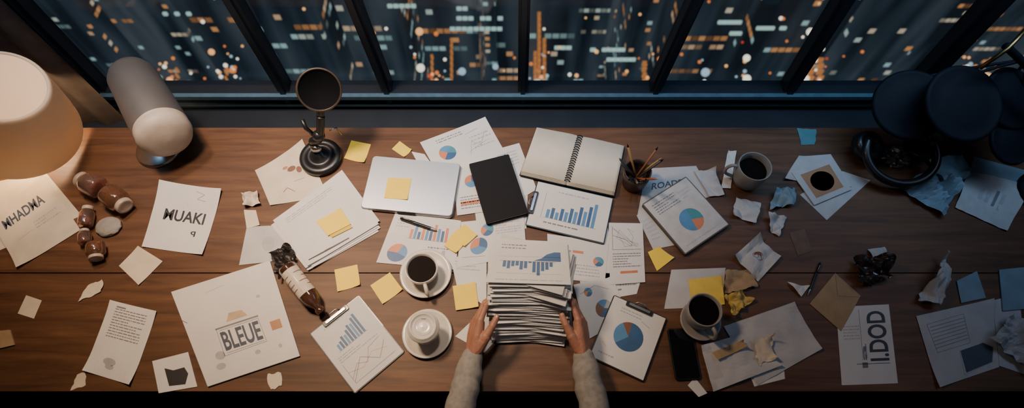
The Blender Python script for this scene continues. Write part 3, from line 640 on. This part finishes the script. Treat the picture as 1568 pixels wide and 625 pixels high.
S('title_page',[(1280,470),(1361,466),(1375,587),(1289,590)],1,[('word','I.DOD',.55,.08,.9,.72,'k',2),('word','Ia',.4,.5,.5,.8,'g',2),('txt',.1,.25,.4,.45,5,'G'),('line',[(.42,.05),(.42,.7)],.001,'g'),('line',[(.3,.75),(.9,.75)],.0015,'k')],m=paper)
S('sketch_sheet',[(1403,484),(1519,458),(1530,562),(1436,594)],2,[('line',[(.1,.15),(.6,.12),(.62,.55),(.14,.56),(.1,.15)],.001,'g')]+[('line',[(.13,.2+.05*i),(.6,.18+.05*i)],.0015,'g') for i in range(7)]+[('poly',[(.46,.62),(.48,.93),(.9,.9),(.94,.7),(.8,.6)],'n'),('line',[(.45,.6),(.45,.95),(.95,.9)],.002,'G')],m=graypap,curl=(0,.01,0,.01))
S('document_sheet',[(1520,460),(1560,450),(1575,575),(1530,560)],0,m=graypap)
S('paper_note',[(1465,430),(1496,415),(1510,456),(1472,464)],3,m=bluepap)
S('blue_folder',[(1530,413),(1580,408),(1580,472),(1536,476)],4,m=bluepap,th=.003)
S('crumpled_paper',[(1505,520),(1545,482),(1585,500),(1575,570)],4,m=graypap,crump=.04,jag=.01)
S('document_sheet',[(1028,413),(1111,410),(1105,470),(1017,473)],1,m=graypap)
S('sticky_note',[(1054,428),(1105,422),(1110,466),(1060,472)],3,m=mat('sticky_shade',(.72,.52,.08),.65),th=.001)
S('crumpled_paper',[(1110,415),(1150,412),(1158,440),(1108,450)],1,m=kraft,crump=.012,jag=.006)
S('crumpled_yellow_paper',[(1108,452),(1135,446),(1152,462),(1118,486)],3,m=mat('yellow_dull',(.52,.38,.11),.7),crump=.03,jag=.012,fq=20)
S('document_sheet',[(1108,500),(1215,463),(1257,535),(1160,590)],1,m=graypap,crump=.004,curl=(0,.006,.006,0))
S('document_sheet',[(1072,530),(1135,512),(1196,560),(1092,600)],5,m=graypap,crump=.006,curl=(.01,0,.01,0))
S('document_sheet',[(1150,578),(1200,560),(1202,580),(1155,592)],0,m=paper)
S('torn_paper_scrap',[(1064,578),(1083,602),(1070,608),(1053,590)],1,m=paper)
S('curled_paper_strip',[(1152,520),(1178,514),(1188,550),(1160,560)],10,m=cream,crump=.015,curl=(0,.03,.02,0),jag=.01)
S('curled_paper_strip',[(1090,540),(1135,522),(1142,532),(1098,552)],10,m=kraft,crump=.008,curl=(0,.015,.015,0))
# ------------------------------------------------------------ main paper stack
HS=.20
tc_=[P(u,v,HS) for u,v in((757,366),(868,372),(874,437),(744,433))]
ctop=sum(tc_,Vector())/4; wS=((tc_[1]-tc_[0]).length+(tc_[2]-tc_[3]).length)/2; dS=((tc_[3]-tc_[0]).length+(tc_[2]-tc_[1]).length)/2
fb=P(811,525,.0); cbot=Vector((fb.x,fb.y+dS/2,ZT))
mb=MB(); NS=58; rr=random.Random(5); edge=mat('paper_edge',(.54,.52,.50),.8,var=.1)
for i in range(NS):
    f=i/NS; g=f**1.15; z=ZT+.004+f*(HS-.006)
    ce=cbot.lerp(Vector((ctop.x,ctop.y,ZT)),g); ang=radians(-2+rr.gauss(0,2.8)); ce+=Vector((rr.gauss(0,.006),rr.gauss(0,.0015),0))
    if f>.72 and i%3==0: ang-=radians(rr.uniform(5,14)); ce+=Vector((rr.uniform(.008,.018),0,0))
    nx,ny=10,6; vs=[];th=.0028+rr.random()*.0007; k=rr.uniform(0,.003); ph=rr.random()*6; ww=wS*rr.uniform(.95,1.04)
    for layer in(0,1):
        for j in range(ny+1):
            for q in range(nx+1):
                x=(q/nx-.5)*ww; y=(j/ny-.5)*dS
                dz=k*sin(q/nx*pi*2+ph)*.3-(abs(q/nx-.5)*2)**3*.0012+rr.uniform(-1,1)*.00008
                vs.append(Vector((ce.x+x*cos(ang)-y*sin(ang),ce.y+x*sin(ang)+y*cos(ang),z+dz+(th if layer else 0))))
    n1=(nx+1)*(ny+1); fs=[]
    for j in range(ny):
        for q in range(nx):
            a=j*(nx+1)+q; fs.append([a,a+nx+1,a+nx+2,a+1]); fs.append([n1+a,n1+a+1,n1+a+nx+2,n1+a+nx+1])
    bd=[q for q in range(nx+1)]+[j*(nx+1)+nx for j in range(1,ny+1)]+[ny*(nx+1)+q for q in range(nx-1,-1,-1)]+[j*(nx+1) for j in range(ny-1,0,-1)]
    for q in range(len(bd)):
        a=bd[q];b=bd[(q+1)%len(bd)]; fs.append([a,b,b+n1,a+n1])
    mb.add(vs,fs,paper if i%3 else edge,False)
sheet('',None,0,[('barsd',.16,.5,.8,.85,[.4,.5,.35,.3,.55,.45,.1,.7,.9,.6,.5,.3],'b'),('poly',[(.55,.48),(.65,.42),(.72,.32),(.82,.26),(.9,.26),(.9,.48)],'b'),('txt',.12,.1,.45,.24,2,'g'),('line',[(.1,.4),(.9,.38)],.0007,'G'),('line',[(.1,.78),(.9,.78)],.0007,'G'),('txt',.1,.9,.9,.95,1,'G')],wpts=[Vector((q.x,q.y,ZT+HS+.005)) for q in tc_],mb=mb)
mb.build('paper_stack')
# ------------------------------------------------------------ person
person=bpy.data.objects.new('person',None); col.objects.link(person)
def blob(name,segs,m,vox,parent=person,step=.35,smooth=6,sub=2,shape=None):
    bm=bmesh.new(); bmesh.ops.create_icosphere(bm,subdivisions=sub,radius=1); bv=[v.co.copy() for v in bm.verts]; bf=[[x.index for x in f.verts] for f in bm.faces]; bm.free()
    vs=[];fs=[]
    for a,b,ra,rb in segs:
        a=Vector(a);b=Vector(b); L=(b-a).length; n=max(1,int(L/(min(ra,rb)*step)))
        for i in range(n+1):
            t=i/n; c=a.lerp(b,t); r=ra+(rb-ra)*t; o=len(vs)
            vs+=[c+v*r for v in bv]; fs+=[[x+o for x in f] for f in bf]
    o=sum(vs,Vector())/len(vs)
    me=bpy.data.meshes.new(name); me.from_pydata([v-o for v in vs],[],fs); me.materials.append(m)
    ob=bpy.data.objects.new(name,me); ob.location=o; col.objects.link(ob); ob.parent=parent
    r=ob.modifiers.new('r','REMESH'); r.mode='VOXEL'; r.voxel_size=vox; r.use_smooth_shade=True
    s=ob.modifiers.new('s','SMOOTH'); s.iterations=smooth; s.factor=.5
    return ob
shirt=mat('shirt_fabric',(.25,.235,.215),.85,var=.18,scale=70,bump=.12,bscale=400)
trou=mat('trousers',(.02,.022,.03),.8); hairm=mat('hair',(.02,.012,.008),.5,var=.4,scale=80)
def hand(side,W,T,N,nm):
    F_=(T-W).normalized(); N=(N-F_*N.dot(F_)).normalized(); L_=N.cross(F_)
    if L_.z<0: L_=-L_
    p=lambda f,l,n: W+F_*f+L_*l+N*n
    segs=[(p(-.05,0,0),p(0,0,0),.0235,.022)]
    fingers=[('i',.026,.0,(.044,.027,.021),(12,22,20),.0088,.05),('m',.008,.003,(.049,.031,.022),(16,26,22),.0090,.0),('r',-.010,.001,(.045,.029,.021),(22,30,24),.0085,-.05),('p',-.027,-.004,(.035,.021,.018),(28,32,24),.0075,-.12)]
    nails=MB()
    for nme,lat,off,ph,cu,r,spl in fingers:
        mc=p(.088+off*1.5,lat,-.003)
        segs.append((p(.004,lat*.45,0),p(.045,lat*.8,-.001),.018,.0155)); segs.append((p(.045,lat*.8,-.001),mc,.0155,r*1.28))
        ang=0; cur=mc
        for k in range(3):
            ang+=radians(cu[k]); d=(F_*cos(ang)+N*sin(ang)+L_*spl).normalized(); nx=cur+d*ph[k]
            r0=r*(1.12,1.0,.92)[k]; r1=r*(1.0,.93,.80)[k]
            segs.append((cur,nx,r0,r1)); 
            if k<2: segs.append((nx-N*.0006,nx-N*.0006,r1*1.08,r1*1.08))
            dl=d; cur=nx
        dn=(-N*cos(ang)+F_*sin(ang)).normalized(); q=cur+dn*(r*.66)-dl*.001
        X=dl; Y=dn.cross(X).normalized(); Mx=Matrix(((X.x,Y.x,dn.x,q.x),(X.y,Y.y,dn.y,q.y),(X.z,Y.z,dn.z,q.z),(0,0,0,1)))
        nails.ell((0,0,0),(.0065,r*.62,.0022),nailm,Mx,16)
    a=p(.012,.014,.006);b=p(.045,.034,.016);c=p(.076,.047,.026);d=p(.102,.050,.034)
    segs+=[(a,b,.019,.015),(b,c,.0135,.0105),(c,d,.0108,.0085),(p(.02,.01,.005),p(.08,.018,.002),.017,.013)]
    blob('hand_'+nm,segs,skin,.0016,smooth=5,step=.3)
    dd=(d-c).normalized(); dn=(-N*.8+L_*.6); dn=(dn-dd*dn.dot(dd)).normalized(); Y=dn.cross(dd); q=d+dn*.0058
    Mx=Matrix(((dd.x,Y.x,dn.x,q.x),(dd.y,Y.y,dn.y,q.y),(dd.z,Y.z,dn.z,q.z),(0,0,0,1))); nails.ell((0,0,0),(.0075,.0062,.0022),nailm,Mx,16)
    nails.build('nails_'+nm,person)
zW=.085
WL=P(724,540,zW); TL_=P(738,452,.115); WR=P(893,540,zW); TR_=P(884,452,.115)
hand(-1,WL,TL_,Vector((.88,0,-.42)),'left'); hand(1,WR,TR_,Vector((-.88,0,-.42)),'right')
def sleeve(W,T,e,s,nm):
    F_=(W-T).normalized(); c0=W+F_*.018; segs=[]; rr=random.Random(3+len(nm))
    pts=smoothpts([c0,c0.lerp(e,.5),e,e.lerp(s,.5)+Vector((0,0,-.01)),s],10)
    segs.append((c0-F_*.004,c0+F_*.028,.030,.0315))
    for i in range(2,len(pts)-1):
        t=i/len(pts); R=.034+.022*t; w=.003*sin(i*1.9+rr.random())
        off=Vector((rr.uniform(-1,1),0,rr.uniform(-1,1)))*.003
        segs.append((pts[i]+off,pts[i+1]+off,R+w,R+w*.2))
    blob('sleeve_'+nm,segs,shirt,.003,step=.3,smooth=4,sub=3)
EL=P(690,690,.075); ER=P(925,690,.075)
sleeve(WL,TL_,EL,Vector((-.20,-.14,ZT+.30)),'left'); sleeve(WR,TR_,ER,Vector((.26,-.14,ZT+.30)),'right')
cx=.03; yy=-.17
tor=[((cx-.15,yy,1.04),(cx+.15,yy,1.04),.075,.075),((cx-.10,yy-.02,.95),(cx+.10,yy-.02,.95),.11,.11),((cx-.07,yy-.03,.78),(cx+.07,yy-.03,.78),.115,.115),((cx-.07,yy-.04,.58),(cx+.07,yy-.04,.58),.12,.12),((cx,yy,1.05),(cx,yy,1.12),.07,.055),((cx-.10,yy-.02,.95),(cx-.07,yy-.03,.62),.11,.12),((cx+.10,yy-.02,.95),(cx+.07,yy-.03,.62),.11,.12)]
blob('torso',tor,shirt,.008)
blob('legs',[((cx-.09,yy,.56),(cx-.12,yy+.38,.55),.085,.062),((cx+.09,yy,.56),(cx+.12,yy+.38,.55),.085,.062),((cx-.12,yy+.38,.55),(cx-.12,yy+.36,.10),.06,.042),((cx+.12,yy+.38,.55),(cx+.12,yy+.36,.10),.06,.042),((cx-.12,yy+.34,.05),(cx-.13,yy+.5,.04),.045,.035),((cx+.12,yy+.34,.05),(cx+.13,yy+.5,.04),.045,.035)],trou,.008)
hz=1.27; hy=yy+.03
blob('head',[((cx,yy,1.10),(cx,hy,hz-.06),.052,.052),((cx,hy,hz),(cx,hy+.01,hz+.04),.075,.078),((cx,hy+.035,hz-.055),(cx,hy+.04,hz-.05),.045,.045),((cx,hy+.085,hz+.01),(cx,hy+.098,hz-.015),.009,.013),((cx-.078,hy-.005,hz-.0),(cx-.078,hy-.005,hz+.02),.013,.014),((cx+.078,hy-.005,hz),(cx+.078,hy-.005,hz+.02),.013,.014),((cx-.018,hy+.082,hz-.045),(cx+.018,hy+.082,hz-.045),.007,.007)],skin,.004)
blob('hair',[((cx,hy-.02,hz+.03),(cx,hy+.02,hz+.065),.086,.072),((cx,hy-.035,hz-.03),(cx,hy-.03,hz+.03),.07,.08)],hairm,.005)
eb=MB()
for sx_ in(-1,1): eb.ell((cx+sx_*.03,hy+.072,hz+.018),(.012,.01,.009),ceram); eb.ell((cx+sx_*.03,hy+.081,hz+.018),(.005,.003,.005),blackm)
eb.build('eyes',person)
# chair
mb=MB(); T=Matrix.Translation((cx,yy-.0,0))
mb.slab(rrect(.46,.44,.08),.38,.435,blackm,T,bev=.01); mb.box((0,-.24,.80),(.40,.05,.5),blackm,T); mb.box((0,-.25,.5),(.06,.03,.25),steel,T)
mb.tube([(cx,yy,.08),(cx,yy,.39)],.025,steel)
for i in range(5):
    a=2*pi*i/5+.3; e=Vector((cx+.27*cos(a),yy+.27*sin(a),.06)); mb.tube([(cx,yy,.10),e],[.022,.014],black); mb.ell(e-Vector((0,0,.032)),(.028,.028,.028),black)
mb.build('office_chair')
# ------------------------------------------------------------ lights
k=light('warm_key','AREA',(-.85,1.05,2.5),11,(1,.70,.46),shape='DISK',size=.3); aim(k,(-.5,.75,ZT)); k.data.spread=radians(85)  # added warm key light, no hanging fixture behind it
k=light('ceiling_spot','SPOT',(-.05,1.0,2.8),68,(1,.84,.69),spot_size=radians(47),spot_blend=1.,shadow_soft_size=.10); aim(k,P(730,320))
k=light('left_spot','SPOT',(-1.2,1.3,2.2),50,(1,.63,.35),spot_size=radians(58),spot_blend=1.,shadow_soft_size=.06); aim(k,P(260,235))
k=light('cool_window_glow','AREA',(1.9,1.15,2.4),5.2,(.55,.70,1),shape='RECTANGLE',size=1.2,size_y=.5); aim(k,(.9,.5,ZT))
k=light('room_fill','AREA',(0,-.9,2.7),2.2,(.8,.85,1),size=1.5); aim(k,(0,.8,ZT))
k=light('sill_fill','AREA',(0,YW-.2,1.95),7,(.35,.6,.9),shape='RECTANGLE',size=3.5,size_y=.2); aim(k,(0,YW-.05,ZT-.2)); k.data.spread=radians(80)  # added blue area light inside the room, brightens the sill rail
w=bpy.data.worlds.new('night'); bpy.context.scene.world=w; w.use_nodes=True; w.node_tree.nodes['Background'].inputs[0].default_value=(.02,.035,.06,1); w.node_tree.nodes['Background'].inputs[1].default_value=.4
cam=bpy.data.cameras.new('camera'); co=bpy.data.objects.new('camera',cam); col.objects.link(co); co.location=C; co.rotation_euler=(TH,0,0)
cam.sensor_width=36; cam.lens=FP/1568*36; cam.clip_end=1500; cam.clip_start=.05
cam.dof.use_dof=True; cam.dof.focus_distance=1.95; cam.dof.aperture_fstop=2.2
bpy.context.scene.camera=co
